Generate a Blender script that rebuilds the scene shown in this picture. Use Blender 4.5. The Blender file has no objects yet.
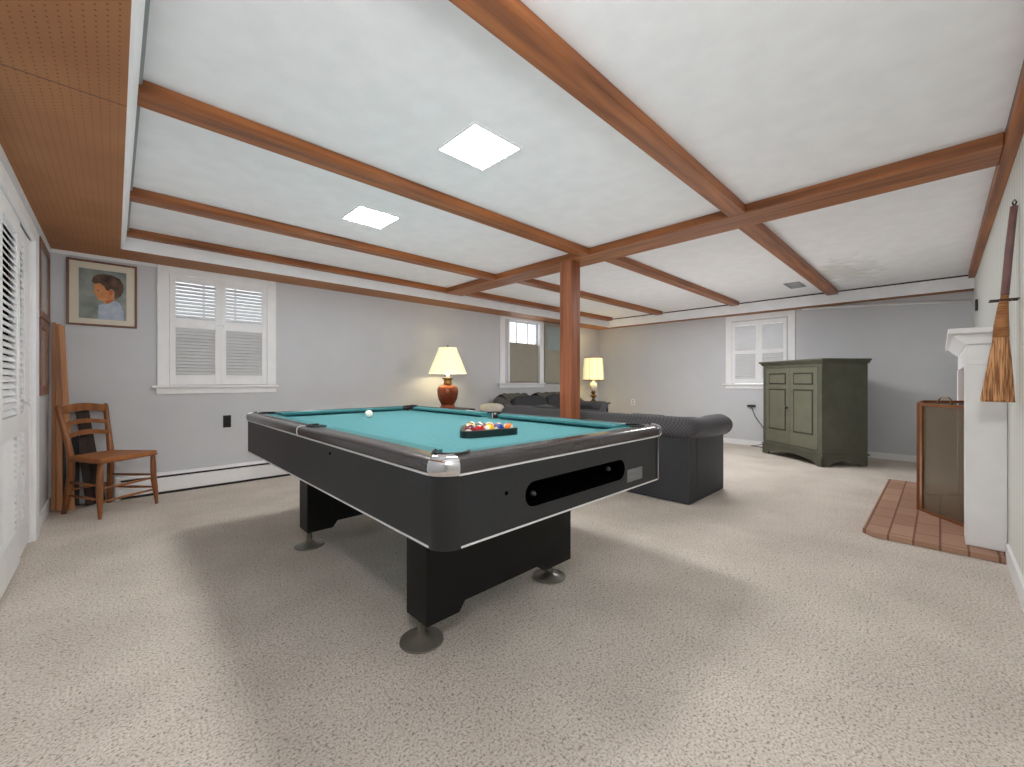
import bpy, bmesh, math, random
from mathutils import Vector, Matrix
random.seed(7)
PI = math.pi
scene = bpy.context.scene
col = scene.collection

# ------------------------------------------------------------------ helpers
def lin(c):
    return tuple(((v/255.0)/12.92 if v/255.0 <= .04045 else ((v/255.0+.055)/1.055)**2.4) for v in c)

def new_mat(name):
    m = bpy.data.materials.new(name); m.use_nodes = True
    nt = m.node_tree
    return m, nt, nt.nodes['Principled BSDF']

def N(nt, kind, **kw):
    n = nt.nodes.new(kind)
    for k, v in kw.items(): setattr(n, k, v)
    return n

def math_n(nt, op, a, b=None, clamp=False):
    n = N(nt, 'ShaderNodeMath', operation=op, use_clamp=clamp)
    for i, v in enumerate((a, b)):
        if v is None: continue
        if isinstance(v, (int, float)): n.inputs[i].default_value = v
        else: nt.links.new(v, n.inputs[i])
    return n.outputs[0]

def mapped(nt, scale=(1,1,1), rot=(0,0,0)):
    tc = N(nt, 'ShaderNodeTexCoord'); mp = N(nt, 'ShaderNodeMapping')
    mp.inputs['Scale'].default_value = scale; mp.inputs['Rotation'].default_value = rot
    nt.links.new(tc.outputs['Object'], mp.inputs['Vector'])
    return mp.outputs['Vector']

def mat(name, c, rough=.5, metal=0, c2=None, scale=8, vec=(1,1,1), bump=0, detail=3, spec=None, emit=None, estr=0, lo=.35, hi=.65, bdist=.002):
    m, nt, b = new_mat(name)
    b.inputs['Roughness'].default_value = rough; b.inputs['Metallic'].default_value = metal
    if spec is not None: b.inputs['Specular IOR Level'].default_value = spec
    c2 = c2 or tuple(min(255, v*1.02) for v in c)
    nz = N(nt, 'ShaderNodeTexNoise'); nz.inputs['Scale'].default_value = scale; nz.inputs['Detail'].default_value = detail
    nt.links.new(mapped(nt, vec), nz.inputs['Vector'])
    cr = N(nt, 'ShaderNodeValToRGB')
    cr.color_ramp.elements[0].position = lo; cr.color_ramp.elements[1].position = hi
    cr.color_ramp.elements[0].color = (*lin(c), 1); cr.color_ramp.elements[1].color = (*lin(c2), 1)
    nt.links.new(nz.outputs['Fac'], cr.inputs['Fac']); nt.links.new(cr.outputs['Color'], b.inputs['Base Color'])
    if bump:
        bp = N(nt, 'ShaderNodeBump'); bp.inputs['Strength'].default_value = bump; bp.inputs['Distance'].default_value = bdist
        nt.links.new(nz.outputs['Fac'], bp.inputs['Height']); nt.links.new(bp.outputs['Normal'], b.inputs['Normal'])
    if emit:
        b.inputs['Emission Color'].default_value = (*lin(emit), 1); b.inputs['Emission Strength'].default_value = estr
    return m

def wood(name, c, c2, axis=0, rough=.45, s=9):
    v = [1, 1, 1]; v[axis] = .06
    return mat(name, c, rough, c2=c2, scale=s*2.2, vec=tuple(v), bump=.15, detail=6, lo=.3, hi=.72)

M = {}
M['wall'] = mat('wall_paint', (198,200,204), .85, c2=(201,203,207), scale=3)
M['ceil'] = mat('ceiling_paint', (226,226,228), .9, c2=(231,231,233), scale=8, bump=.1)
M['white'] = mat('white_paint', (232,233,235), .5)
M['louver'] = mat('white_louver_paint', (214,215,217), .55)
M['trimwhite'] = mat('white_gloss_trim', (226,226,226), .4)
M['beam_x'] = wood('stained_beam_lengthways', (92,47,17), (170,102,50), 0)
M['beam_y'] = wood('stained_beam_crossways', (98,51,20), (172,106,54), 1)
M['beam_z'] = wood('stained_post', (108,58,36), (172,106,70), 2)
M['chairwood'] = wood('honey_chair_wood', (118,68,34), (160,102,56), 2, .35)
M['framewood'] = wood('brown_frame_wood', (96,58,40), (128,80,54), 2, .4)
M['stickwood'] = wood('light_stick_wood', (168,108,62), (206,148,98), 2, .4)
M['darkwood'] = wood('dark_board_wood', (40,26,20), (64,42,32), 2, .5)
M['slate'] = mat('dark_slate_board', (44,50,54), .6)
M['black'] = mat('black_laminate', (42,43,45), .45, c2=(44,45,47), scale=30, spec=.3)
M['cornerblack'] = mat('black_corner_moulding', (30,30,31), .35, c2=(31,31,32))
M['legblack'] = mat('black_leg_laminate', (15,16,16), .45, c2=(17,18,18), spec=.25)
M['railblack'] = mat('glossy_black_rail', (50,47,49), .22, c2=(58,54,56), spec=.8)
M['hole'] = mat('dark_recess', (2,2,3), 1, spec=.02)  # near-black paints the shade inside recesses; also used for dark screw caps
M['rubber'] = mat('black_rubber', (14,15,18), .5)
M['alu'] = mat('brushed_aluminium', (226,226,228), .35, .25)
M['chrome'] = mat('chrome', (225,225,228), .12, 1)
M['footcup'] = mat('smoky_plastic_cup', (110,106,98), .25, .2)
M['plate'] = mat('grey_plate', (104,104,106), .5, c2=(122,122,124), scale=60, vec=(.2,1,6))
M['felt'] = mat('teal_felt', (74,136,143), .95, c2=(81,143,149), scale=60, bump=.05)
M['cushion'] = mat('shaded_teal_felt', (56,118,123), .9, c2=(62,124,129), scale=60)  # same cloth as the felt, darkened to paint in the cushions' shade
M['brass'] = mat('aged_brass', (128,98,56), .35, .8)
M['screenframe'] = mat('bronzed_screen_frame', (128,80,46), .4, .3, c2=(140,90,54))
M['copper'] = mat('copper_lamp_body', (120,58,34), .3, .35, c2=(168,92,58), scale=5)
M['cream'] = mat('cream_ceramic', (226,222,210), .4)
M['creamfab'] = mat('cream_fabric', (206,202,192), .9, c2=(188,182,170), scale=14, bump=.3)
M['throw'] = mat('olive_grey_throw', (78,78,70), .95, c2=(98,98,88), scale=20, bump=.4)
M['darkfab'] = mat('charcoal_fabric', (42,43,46), .85, c2=(52,53,56), scale=40, bump=.3)
M['green'] = mat('olive_green_paint', (74,74,62), .6, c2=(82,82,68), scale=6)
M['greenlt'] = mat('olive_green_panel', (92,92,77), .5, c2=(98,98,83), scale=5)
M['greendk'] = mat('dark_olive_groove', (44,45,36), .5)
M['cane'] = mat('woven_seat', (150,92,46), .55, c2=(176,114,62), scale=70, bump=.5)
M['taupe'] = mat('taupe_shutter', (146,143,130), .6, c2=(150,147,134))
M['bluegrey'] = mat('blue_grey_shutter', (138,154,158), .6, c2=(144,160,164))
M['outletblack'] = mat('black_plastic', (30,30,32), .4)
M['boltgrey'] = mat('dull_bolt', (74,74,74), .5, .5)
M['grey'] = mat('mid_grey', (140,142,142), .6)
M['broomstraw'] = mat('broom_straw', (136,88,52), .8, c2=(214,160,112), scale=170, vec=(1,1,.05), bump=.8, bdist=.004, lo=.4, hi=.6)
M['broomtie'] = mat('broom_binding', (132,82,46), .8, c2=(176,122,76), scale=50, vec=(.3,.3,3), bump=.6)
M['broomhandle'] = mat('mauve_handle', (112,82,80), .5, c2=(132,98,94))
M['mat_board'] = mat('cream_mat_board', (214,206,190), .8)
M['art_bg'] = mat('portrait_background', (120,128,124), .7, c2=(150,156,150), scale=9)
M['art_hair'] = mat('portrait_hair', (62,44,36), .7, c2=(110,86,72), scale=14)
M['art_face'] = mat('portrait_skin', (196,122,70), .7, c2=(214,150,100), scale=12)
M['art_ear'] = mat('portrait_ear', (186,104,56), .7)
M['art_shirt'] = mat('portrait_shirt', (150,170,190), .7, c2=(186,192,204), scale=14)
M['pic_glass'] = mat('picture_glass', (150,146,142), .15, c2=(176,172,168), scale=3)
M['firebox_dark'] = mat('dark_firebox', (26,24,22), .9, c2=(44,40,38))

def shade_mat(name, c, e, s):
    m, nt, b = new_mat(name)
    b.inputs['Base Color'].default_value = (*lin(c), 1); b.inputs['Roughness'].default_value = .9
    nz = N(nt, 'ShaderNodeTexNoise'); nz.inputs['Scale'].default_value = 30
    nt.links.new(mapped(nt, (1,1,.1)), nz.inputs['Vector'])
    v = math_n(nt, 'MULTIPLY_ADD', nz.outputs['Fac'], s*.3); v.node.inputs[2].default_value = s*.85
    b.inputs['Emission Color'].default_value = (*lin(e), 1)
    nt.links.new(v, b.inputs['Emission Strength'])
    return m
M['shade'] = shade_mat('cream_lamp_shade', (244,240,214), (252,242,190), .62)
M['shade2'] = shade_mat('yellow_lamp_shade', (248,236,190), (255,236,176), .8)
M['bulb'] = mat('bulb_glow', (255,244,214), .5, emit=(255,240,200), estr=9)
M['panel'] = mat('led_diffuser', (255,255,255), .5, emit=(255,252,248), estr=66)
M['panelframe'] = mat('light_frame', (225,225,226), .5)

def carpet():
    m, nt, b = new_mat('beige_carpet')
    b.inputs['Roughness'].default_value = 1; b.inputs['Specular IOR Level'].default_value = .1
    v = mapped(nt)
    n1 = N(nt, 'ShaderNodeTexNoise'); n1.inputs['Scale'].default_value = 120; n1.inputs['Detail'].default_value = 3; n1.inputs['Roughness'].default_value = .65
    n2 = N(nt, 'ShaderNodeTexNoise'); n2.inputs['Scale'].default_value = 2.2; n2.inputs['Detail'].default_value = 3
    n3 = N(nt, 'ShaderNodeTexNoise'); n3.inputs['Scale'].default_value = 62; n3.inputs['Detail'].default_value = 2
    for n in (n1, n2, n3): nt.links.new(v, n.inputs['Vector'])
    cr = N(nt, 'ShaderNodeValToRGB'); e = cr.color_ramp.elements
    e[0].position = .33; e[0].color = (*lin((140,128,116)), 1)
    e[1].position = .62; e[1].color = (*lin((224,217,208)), 1)
    x = cr.color_ramp.elements.new(.45); x.color = (*lin((204,195,185)), 1)
    nt.links.new(n1.outputs['Fac'], cr.inputs['Fac'])
    cr2 = N(nt, 'ShaderNodeValToRGB'); e = cr2.color_ramp.elements
    e[0].position = .35; e[0].color = (.86,.855,.85,1); e[1].position = .65; e[1].color = (1,1,1,1)
    nt.links.new(n2.outputs['Fac'], cr2.inputs['Fac'])
    cr3 = N(nt, 'ShaderNodeValToRGB'); e = cr3.color_ramp.elements
    e[0].position = .30; e[0].color = (.62,.58,.55,1); e[1].position = .40; e[1].color = (1,1,1,1)
    nt.links.new(n3.outputs['Fac'], cr3.inputs['Fac'])
    mx = N(nt, 'ShaderNodeMix', data_type='RGBA', blend_type='MULTIPLY'); mx.inputs['Factor'].default_value = 1
    nt.links.new(cr.outputs['Color'], mx.inputs['A']); nt.links.new(cr2.outputs['Color'], mx.inputs['B'])
    mx2 = N(nt, 'ShaderNodeMix', data_type='RGBA', blend_type='MULTIPLY'); mx2.inputs['Factor'].default_value = 1
    nt.links.new(mx.outputs['Result'], mx2.inputs['A']); nt.links.new(cr3.outputs['Color'], mx2.inputs['B'])
    nt.links.new(mx2.outputs['Result'], b.inputs['Base Color'])
    bp = N(nt, 'ShaderNodeBump'); bp.inputs['Strength'].default_value = .6; bp.inputs['Distance'].default_value = .006
    nt.links.new(n1.outputs['Fac'], bp.inputs['Height']); nt.links.new(bp.outputs['Normal'], b.inputs['Normal'])
    return m
M['carpet'] = carpet()

def pegboard():
    m, nt, b = new_mat('brown_pegboard')
    b.inputs['Roughness'].default_value = .6
    tc = N(nt, 'ShaderNodeTexCoord'); sp = N(nt, 'ShaderNodeSeparateXYZ'); nt.links.new(tc.outputs['Object'], sp.inputs[0])
    s = .0254*1.08
    def cell(o):
        f = math_n(nt, 'FRACT', math_n(nt, 'DIVIDE', math_n(nt, 'ADD', o, 20.0), s))
        f = math_n(nt, 'SUBTRACT', f, .5); return math_n(nt, 'MULTIPLY', f, f)
    r = math_n(nt, 'SQRT', math_n(nt, 'ADD', cell(sp.outputs[0]), cell(sp.outputs[1])))
    hole = math_n(nt, 'LESS_THAN', r, .115)
    seam = math_n(nt, 'LESS_THAN', math_n(nt, 'ABSOLUTE', math_n(nt, 'SUBTRACT', sp.outputs[1], 2.335)), .0035)
    hole = math_n(nt, 'MAXIMUM', hole, seam)
    nz = N(nt, 'ShaderNodeTexNoise'); nz.inputs['Scale'].default_value = 2.5; nt.links.new(tc.outputs['Object'], nz.inputs['Vector'])
    cr = N(nt, 'ShaderNodeValToRGB'); e = cr.color_ramp.elements
    e[0].position = .35; e[0].color = (*lin((150,98,58)), 1); e[1].position = .65; e[1].color = (*lin((162,110,68)), 1)
    nt.links.new(nz.outputs['Fac'], cr.inputs['Fac'])
    mx = N(nt, 'ShaderNodeMix', data_type='RGBA'); nt.links.new(hole, mx.inputs['Factor'])
    nt.links.new(cr.outputs['Color'], mx.inputs['A']); mx.inputs['B'].default_value = (*lin((92,54,34)), 1)
    nt.links.new(mx.outputs['Result'], b.inputs['Base Color'])
    return m
M['peg'] = pegboard()

def beadboard():
    m, nt, b = new_mat('pale_beadboard')
    b.inputs['Roughness'].default_value = .55
    tc = N(nt, 'ShaderNodeTexCoord'); sp = N(nt, 'ShaderNodeSeparateXYZ'); nt.links.new(tc.outputs['Object'], sp.inputs[0])
    f = math_n(nt, 'FRACT', math_n(nt, 'DIVIDE', math_n(nt, 'ADD', sp.outputs[0], 20.0), .11))
    g = math_n(nt, 'LESS_THAN', f, .08)
    mx = N(nt, 'ShaderNodeMix', data_type='RGBA'); nt.links.new(g, mx.inputs['Factor'])
    mx.inputs['A'].default_value = (*lin((226,229,224)), 1); mx.inputs['B'].default_value = (*lin((154,162,152)), 1)
    nt.links.new(mx.outputs['Result'], b.inputs['Base Color'])
    bp = N(nt, 'ShaderNodeBump'); bp.invert = True; bp.inputs['Strength'].default_value = .5; bp.inputs['Distance'].default_value = .004
    nt.links.new(g, bp.inputs['Height']); nt.links.new(bp.outputs['Normal'], b.inputs['Normal'])
    return m
M['bead'] = beadboard()

def quilt(name, c1, c2, k=150):
    m, nt, b = new_mat(name)
    b.inputs['Roughness'].default_value = .8
    tc = N(nt, 'ShaderNodeTexCoord'); sp = N(nt, 'ShaderNodeSeparateXYZ'); nt.links.new(tc.outputs['Object'], sp.inputs[0])
    h = math_n(nt, 'ADD', sp.outputs[0], sp.outputs[1])
    a = math_n(nt, 'SINE', math_n(nt, 'MULTIPLY', math_n(nt, 'ADD', h, sp.outputs[2]), k))
    c = math_n(nt, 'SINE', math_n(nt, 'MULTIPLY', math_n(nt, 'SUBTRACT', h, sp.outputs[2]), k))
    d = math_n(nt, 'SQRT', math_n(nt, 'ABSOLUTE', math_n(nt, 'MULTIPLY', a, c)))
    cr = N(nt, 'ShaderNodeValToRGB'); e = cr.color_ramp.elements
    e[0].position = .15; e[0].color = (*lin(c1), 1); e[1].position = .75; e[1].color = (*lin(c2), 1)
    nt.links.new(d, cr.inputs['Fac']); nt.links.new(cr.outputs['Color'], b.inputs['Base Color'])
    bp = N(nt, 'ShaderNodeBump'); bp.inputs['Strength'].default_value = .5; bp.inputs['Distance'].default_value = .004
    nt.links.new(d, bp.inputs['Height']); nt.links.new(bp.outputs['Normal'], b.inputs['Normal'])
    return m
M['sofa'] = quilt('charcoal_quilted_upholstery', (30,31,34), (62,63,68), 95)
M['sofa_sheen'] = quilt('charcoal_upholstery_sheen', (54,54,57), (88,88,92), 85)  # lighter copy of the sofa fabric, sheen on the roll painted in

def bricks():
    m, nt, b = new_mat('hearth_brick')
    b.inputs['Roughness'].default_value = .7
    bt = N(nt, 'ShaderNodeTexBrick'); bt.offset = .5
    bt.inputs['Color1'].default_value = (*lin((158,120,99)), 1); bt.inputs['Color2'].default_value = (*lin((174,138,116)), 1)
    bt.inputs['Mortar'].default_value = (*lin((118,80,62)), 1); bt.inputs['Scale'].default_value = 1
    bt.inputs['Mortar Size'].default_value = .006; bt.inputs['Brick Width'].default_value = .30; bt.inputs['Row Height'].default_value = .125
    nt.links.new(mapped(nt), bt.inputs['Vector']); nt.links.new(bt.outputs['Color'], b.inputs['Base Color'])
    return m
M['brick'] = bricks()

def screen_mesh():
    m, nt, b = new_mat('black_wire_mesh')
    b.inputs['Base Color'].default_value = (*lin((122,108,86)), 1); b.inputs['Roughness'].default_value = .5; b.inputs['Metallic'].default_value = .3
    out = nt.nodes['Material Output']
    tr = N(nt, 'ShaderNodeBsdfTransparent'); mx = N(nt, 'ShaderNodeMixShader')
    ck = N(nt, 'ShaderNodeTexChecker'); ck.inputs['Scale'].default_value = 400
    nt.links.new(mapped(nt, (1,1,1), (.1,.2,.78)), ck.inputs['Vector'])
    f = math_n(nt, 'MULTIPLY_ADD', ck.outputs['Fac'], .3); f.node.inputs[2].default_value = .30
    nt.links.new(f, mx.inputs['Fac']); nt.links.new(tr.outputs[0], mx.inputs[1]); nt.links.new(b.outputs[0], mx.inputs[2])
    nt.links.new(mx.outputs[0], out.inputs['Surface'])
    return m
M['mesh'] = screen_mesh()

def glass():
    m, nt, b = new_mat('window_glass')
    b.inputs['Base Color'].default_value = (.95,.98,1,1); b.inputs['Roughness'].default_value = .02
    b.inputs['Transmission Weight'].default_value = 1; b.inputs['IOR'].default_value = 1.05
    nz = N(nt, 'ShaderNodeTexNoise'); nz.inputs['Scale'].default_value = 1
    mr = N(nt, 'ShaderNodeMapRange'); mr.inputs['To Min'].default_value = .01; mr.inputs['To Max'].default_value = .03
    nt.links.new(nz.outputs['Fac'], mr.inputs['Value']); nt.links.new(mr.outputs[0], b.inputs['Roughness'])
    return m
M['glass'] = glass()

def stain(m):
    nt = m.node_tree; b = nt.nodes['Principled BSDF']; src = b.inputs['Base Color'].links[0].from_socket
    tc = N(nt, 'ShaderNodeTexCoord'); sp = N(nt, 'ShaderNodeSeparateXYZ'); nt.links.new(tc.outputs['Object'], sp.inputs[0])
    def q(o, c, r):
        v = math_n(nt, 'DIVIDE', math_n(nt, 'SUBTRACT', o, c), r); return math_n(nt, 'MULTIPLY', v, v)
    d = math_n(nt, 'SQRT', math_n(nt, 'ADD', q(sp.outputs[0], 6.3, .75), q(sp.outputs[1], .80, .38)))
    nz = N(nt, 'ShaderNodeTexNoise'); nz.inputs['Scale'].default_value = 7; nt.links.new(tc.outputs['Object'], nz.inputs['Vector'])
    g = math_n(nt, 'MULTIPLY', math_n(nt, 'SUBTRACT', math_n(nt, 'MULTIPLY', nz.outputs['Fac'], 2.0), d), .8, clamp=True)
    g = math_n(nt, 'MINIMUM', g, .55)
    mx = N(nt, 'ShaderNodeMix', data_type='RGBA'); nt.links.new(g, mx.inputs['Factor']); nt.links.new(src, mx.inputs['A'])
    mx.inputs['B'].default_value = (*lin((184,184,172)), 1); nt.links.new(mx.outputs['Result'], b.inputs['Base Color'])
stain(M['ceil'])

# ------------------------------------------------------------------ mesh builder
class MB:
    def __init__(s): s.bm = bmesh.new(); s.mi = 0
    def faces(s, vs, fs):
        v = [s.bm.verts.new(p) for p in vs]; out = []
        for f in fs:
            try: q = s.bm.faces.new([v[i] for i in f]); q.material_index = s.mi; out.append(q)
            except ValueError: pass
        return v, out
    def box(s, x0, x1, y0, y1, z0, z1, bev=0, seg=2, mx=None):
        P = [Vector((x, y, z)) for z in (z0, z1) for y in (y0, y1) for x in (x0, x1)]
        if mx is not None: P = [mx @ p for p in P]
        v, f = s.faces(P, [(0,2,3,1),(4,5,7,6),(0,1,5,4),(2,6,7,3),(0,4,6,2),(1,3,7,5)])
        if bev:
            es = list({e for q in f for e in q.edges})
            bmesh.ops.bevel(s.bm, geom=es, offset=bev, segments=seg, profile=.6, affect='EDGES')
        return s
    def prism(s, poly, a, b, plane='xz', bev=0):
        # poly in plane, extruded along remaining axis from a to b
        def P(u, v, w): return {'xz': (u, w, v), 'xy': (u, v, w), 'yz': (w, u, v)}[plane]
        n = len(poly); vs = [P(u, v, a) for u, v in poly] + [P(u, v, b) for u, v in poly]
        fs = [tuple(range(n)), tuple(range(2*n-1, n-1, -1))] + [(i, (i+1) % n, n+(i+1) % n, n+i) for i in range(n)]
        v, f = s.faces(vs, fs)
        if bev: bmesh.ops.bevel(s.bm, geom=list({e for q in f for e in q.edges}), offset=bev, segments=2, affect='EDGES')
        return s
    def lathe(s, prof, cx=0, cy=0, n=24, cap=True, mx=None, sx=1, sy=1, flute=None):
        rings = []
        for r, z in prof:
            ring = []
            for i in range(n):
                a = 2*PI*i/n; rr = r*(1 if not flute else 1+flute*math.cos(a*n/2))
                p = Vector((cx+rr*sx*math.cos(a), cy+rr*sy*math.sin(a), z))
                if mx is not None: p = mx @ p
                ring.append(s.bm.verts.new(p))
            rings.append(ring)
        for a, b in zip(rings, rings[1:]):
            for i in range(n):
                f = s.bm.faces.new((a[i], a[(i+1) % n], b[(i+1) % n], b[i])); f.material_index = s.mi; f.smooth = True
        if cap:
            for r, rev in ((rings[0], 1), (rings[-1], 0)):
                f = s.bm.faces.new(r[::-1] if rev else r); f.material_index = s.mi
        return s
    def tube(s, pts, rad, n=8, sq=1.0):
        pts = [Vector(p) for p in pts]; rs = rad if isinstance(rad, (list, tuple)) else [rad]*len(pts)
        rings = []; up = None
        for i, p in enumerate(pts):
            t = (pts[min(i+1, len(pts)-1)] - pts[max(i-1, 0)]).normalized()
            if up is None:
                up = Vector((0,0,1)) if abs(t.z) < .9 else Vector((1,0,0))
            u = (up - t*up.dot(t)).normalized(); w = t.cross(u); up = u
            rings.append([s.bm.verts.new(p + u*rs[i]*math.cos(2*PI*k/n) + w*rs[i]*sq*math.sin(2*PI*k/n)) for k in range(n)])
        for a, b in zip(rings, rings[1:]):
            for i in range(n):
                f = s.bm.faces.new((a[i], a[(i+1) % n], b[(i+1) % n], b[i])); f.material_index = s.mi; f.smooth = True
        for r in (rings[0][::-1], rings[-1]):
            f = s.bm.faces.new(r); f.material_index = s.mi
        return s
    def sweep(s, path, prof, closed=True):
        # path: (x, y, nx, ny) outward normal; prof: (outward, z) closed polygon
        rings = [[s.bm.verts.new((x+nx*o, y+ny*o, z)) for o, z in prof] for x, y, nx, ny in path]
        m = len(prof); L = len(rings)
        for i in range(L if closed else L-1):
            a, b = rings[i], rings[(i+1) % L]
            for k in range(m):
                f = s.bm.faces.new((a[k], b[k], b[(k+1) % m], a[(k+1) % m])); f.material_index = s.mi
        if not closed:
            s.bm.faces.new(rings[0]).material_index = s.mi; s.bm.faces.new(rings[-1][::-1]).material_index = s.mi
        return s
    def pillow(s, cx, cy, cz, w, d, h, mx=None, n=10, e=.42, sag=0):
        # superellipsoid cushion
        def sp(v, p): return math.copysign(abs(v)**p, v)
        rings = []
        for i in range(n+1):
            ph = -PI/2 + PI*i/n
            ring = []
            for k in range(2*n):
                th = 2*PI*k/(2*n)
                p = Vector((cx+w/2*sp(math.cos(ph), .55)*sp(math.cos(th), e), cy+d/2*sp(math.cos(ph), .55)*sp(math.sin(th), e), cz+h/2*sp(math.sin(ph), .8)))
                if mx is not None: p = mx @ p
                ring.append(s.bm.verts.new(p))
            rings.append(ring)
        for a, b in zip(rings, rings[1:]):
            for k in range(2*n):
                f = s.bm.faces.new((a[k], a[(k+1) % (2*n)], b[(k+1) % (2*n)], b[k])); f.material_index = s.mi; f.smooth = True
        bmesh.ops.remove_doubles(s.bm, verts=rings[0]+rings[-1], dist=1e-5)
        return s
    def build(s, name, mats, parent=None, smooth=False, auto=None):
        bmesh.ops.recalc_face_normals(s.bm, faces=s.bm.faces)
        me = bpy.data.meshes.new(name); s.bm.to_mesh(me); s.bm.free()
        for m in (mats if isinstance(mats, (list, tuple)) else [mats]): me.materials.append(m)
        if smooth or auto:
            for p in me.polygons: p.use_smooth = True
        if auto:
            me.set_sharp_from_angle(angle=math.radians(auto))
        o = bpy.data.objects.new(name, me); col.objects.link(o)
        if parent is not None: o.parent = parent
        return o

def tag(o, label=None, cat=None, group=None, kind=None):
    if label: o['label'] = label
    if cat: o['category'] = cat
    if group: o['group'] = group
    if kind: o['kind'] = kind
    return o
def empty(name, loc=(0,0,0), rz=0, **kw):
    o = bpy.data.objects.new(name, None); col.objects.link(o); o.location = loc; o.rotation_euler = (0,0,rz)
    o.empty_display_size = .1
    return tag(o, **kw)
def S(o): return tag(o, kind='structure')
def pb(o, label):
    o['label'] = label; return o

def boolean_cut(o, cutters):
    dg = None
    for c in cutters:
        md = o.modifiers.new('b', 'BOOLEAN'); md.object = c; md.operation = 'DIFFERENCE'; md.solver = 'EXACT'
    bpy.context.view_layer.update()
    dg = bpy.context.evaluated_depsgraph_get()
    me = bpy.data.meshes.new_from_object(o.evaluated_get(dg))
    o.modifiers.clear(); old = o.data; o.data = me
    bpy.data.meshes.remove(old)

# ------------------------------------------------------------------ room dimensions (metres)
XL, XF, YR, YB = -.41, 7.8, -.29, 5.3       # left (closet), far, right (fireplace), back (window) walls
ZC, ZS, ZBM = 2.41, 2.235, 2.345             # ceiling, soffit, beam underside
T = .12
CAMP = (0, 0, 1.1)

S(MB().box(XL-T, XF+T, YR-T, YB+T, -.1, 0).build('floor', M['carpet']))
S(MB().box(XL-T, XF+T, YR-T, YB+T, ZC, ZC+.1).build('ceiling', M['ceil']))

def wall(name, axis, pos, out, a0, a1, holes, m):
    # axis 'x': runs along x at y=pos ; 'y': runs along y at x=pos ; out = outward sign
    mb = MB(); cuts = sorted({a0, a1} | {h[0] for h in holes} | {h[1] for h in holes})
    for u0, u1 in zip(cuts, cuts[1:]):
        um = (u0+u1)/2; hs = [h for h in holes if h[0] < um < h[1]]
        spans = [(0, ZC)]
        if hs: spans = [(0, hs[0][2]), (hs[0][3], ZC)]
        for z0, z1 in spans:
            if z1-z0 < .001: continue
            p0, p1 = sorted((pos, pos+out*T))
            if axis == 'x': mb.box(u0, u1, p0, p1, z0, z1)
            else: mb.box(p0, p1, u0, u1, z0, z1)
    return S(mb.build(name, m))
wall('wall_back', 'x', YB, 1, XL-T, XF+T, [(.385, 1.245, 1.06, 2.165), (5.0, 5.84, 1.06, 2.19)], M['wall'])
wall('wall_far', 'y', XF, 1, YR, YB, [(1.71, 2.53, 1.05, 2.12)], M['wall'])
wall('wall_left', 'y', XL, -1, YR, YB, [(2.05, 4.33, 0, 2.07)], M['wall'])
wall('wall_right', 'x', YR, -1, XL-T, XF+T, [], M['bead'])

# soffit (pegboard) : left strip, back strip, far strip
XS, YS, XSF = .036, 4.90, 7.6
mb = MB(); mb.mi = 0
mb.box(XL, XS, YR, YB, ZS, ZC-.001); mb.box(XS, XF, YS, YB, ZS, ZC-.001); mb.box(XSF, XF, YR, YS, ZS, ZC-.001)
S(mb.build('ceiling_soffit', M['peg']))
# white fascia boards
S(MB().prism([(XS, ZS+.001), (XS+.012, ZS+.001), (XS+.036, ZS+.11), (XS+.036, ZC-.028), (XS, ZC-.028)], YR, YS, 'xz').build('trim_1', M['white']))
S(MB().box(XS, XSF, YS-.012, YS, ZS+.001, ZC).build('trim_2', M['white']))
S(MB().box(XSF-.014, XSF, YR, YS-.012, ZS+.001, ZC-.012).build('trim_3', M['white']))
S(MB().box(XS+.001, XS+.05, YR, YS-.012, ZC-.028, ZC).build('trim_4', M['grey']))
# wall-top trim
S(MB().box(XL, XL+.015, YR, YB, ZS-.035, ZS).box(XL, XS+.26, YB-.012, YB, ZS-.03, ZS).build('trim_5', M['white']))
S(MB().box(XSF-.02, XSF-.006, YR, YS-.012, ZC-.018, ZC).build('trim_6', M['darkwood']))

# baseboards
S(MB().box(XF-.015, XF, YR, YB, 0, .085).build('baseboard_far', M['white']))
S(MB().box(XL, XL+.015, 4.5, YB, 0, .10).build('baseboard_left', M['white']))
S(MB().box(XL, 3.9, YR, YR+.015, 0, .11).box(6.1, XF, YR, YR+.015, 0, .11).build('baseboard_right', M['white']))
S(MB().box(3.2, XF, YB-.015, YB, 0, .09).build('baseboard_back', M['white']))

# beams
def beam(label, x0, x1, y0, y1, z0=ZBM, m='beam_x', group='stained ceiling beams'):
    o = MB().box(x0, x1, y0, y1, z0, ZC-.0005, .004, 1).build('ceiling_beam', M[m])
    # object origin at the beam for texture variety
    c = Vector(((x0+x1)/2, (y0+y1)/2, z0)); o.data.transform(Matrix.Translation(-c)); o.location = c
    return tag(o, label, 'beam', group)
GX0, GX1 = 3.365, 3.68
nb = XS+.037
beam('long brown ceiling beam on the left that ends above the square post', nb, GX0, 2.40, 2.525)
beam('thick reddish beam crossing the foreground ceiling toward the wide girder', nb, GX0, 1.0, 1.12)
beam('brown ceiling beam just beyond the smaller lit ceiling panel', nb, GX0, 3.78, 3.90)
beam('brown ceiling beam tight against the white edge board above the left window', nb, GX0, 4.81, 4.885)
beam('short beam continuing beyond the girder just right of the post', GX1, 7.42, 2.30, 2.43)
beam('short beam beyond the girder ending above the far shuttered window and armoire', GX1, 7.5, 1.02, 1.15)
beam('short beam beyond the girder seen just behind the top of the post', GX1, 7.42, 3.62, 3.75)
beam('short beam beyond the girder nearest the far corner above the window', GX1, 7.42, 4.70, 4.83)
beam('narrow brown beam along the top of the pale plank wall, beside the broom', nb, 7.42, YR, YR+.055, 2.335)
g = beam('wide brown girder running across the room over the square post', GX0, GX1, YR+.056, YS-.013, ZBM-.001, 'beam_y')
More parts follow.
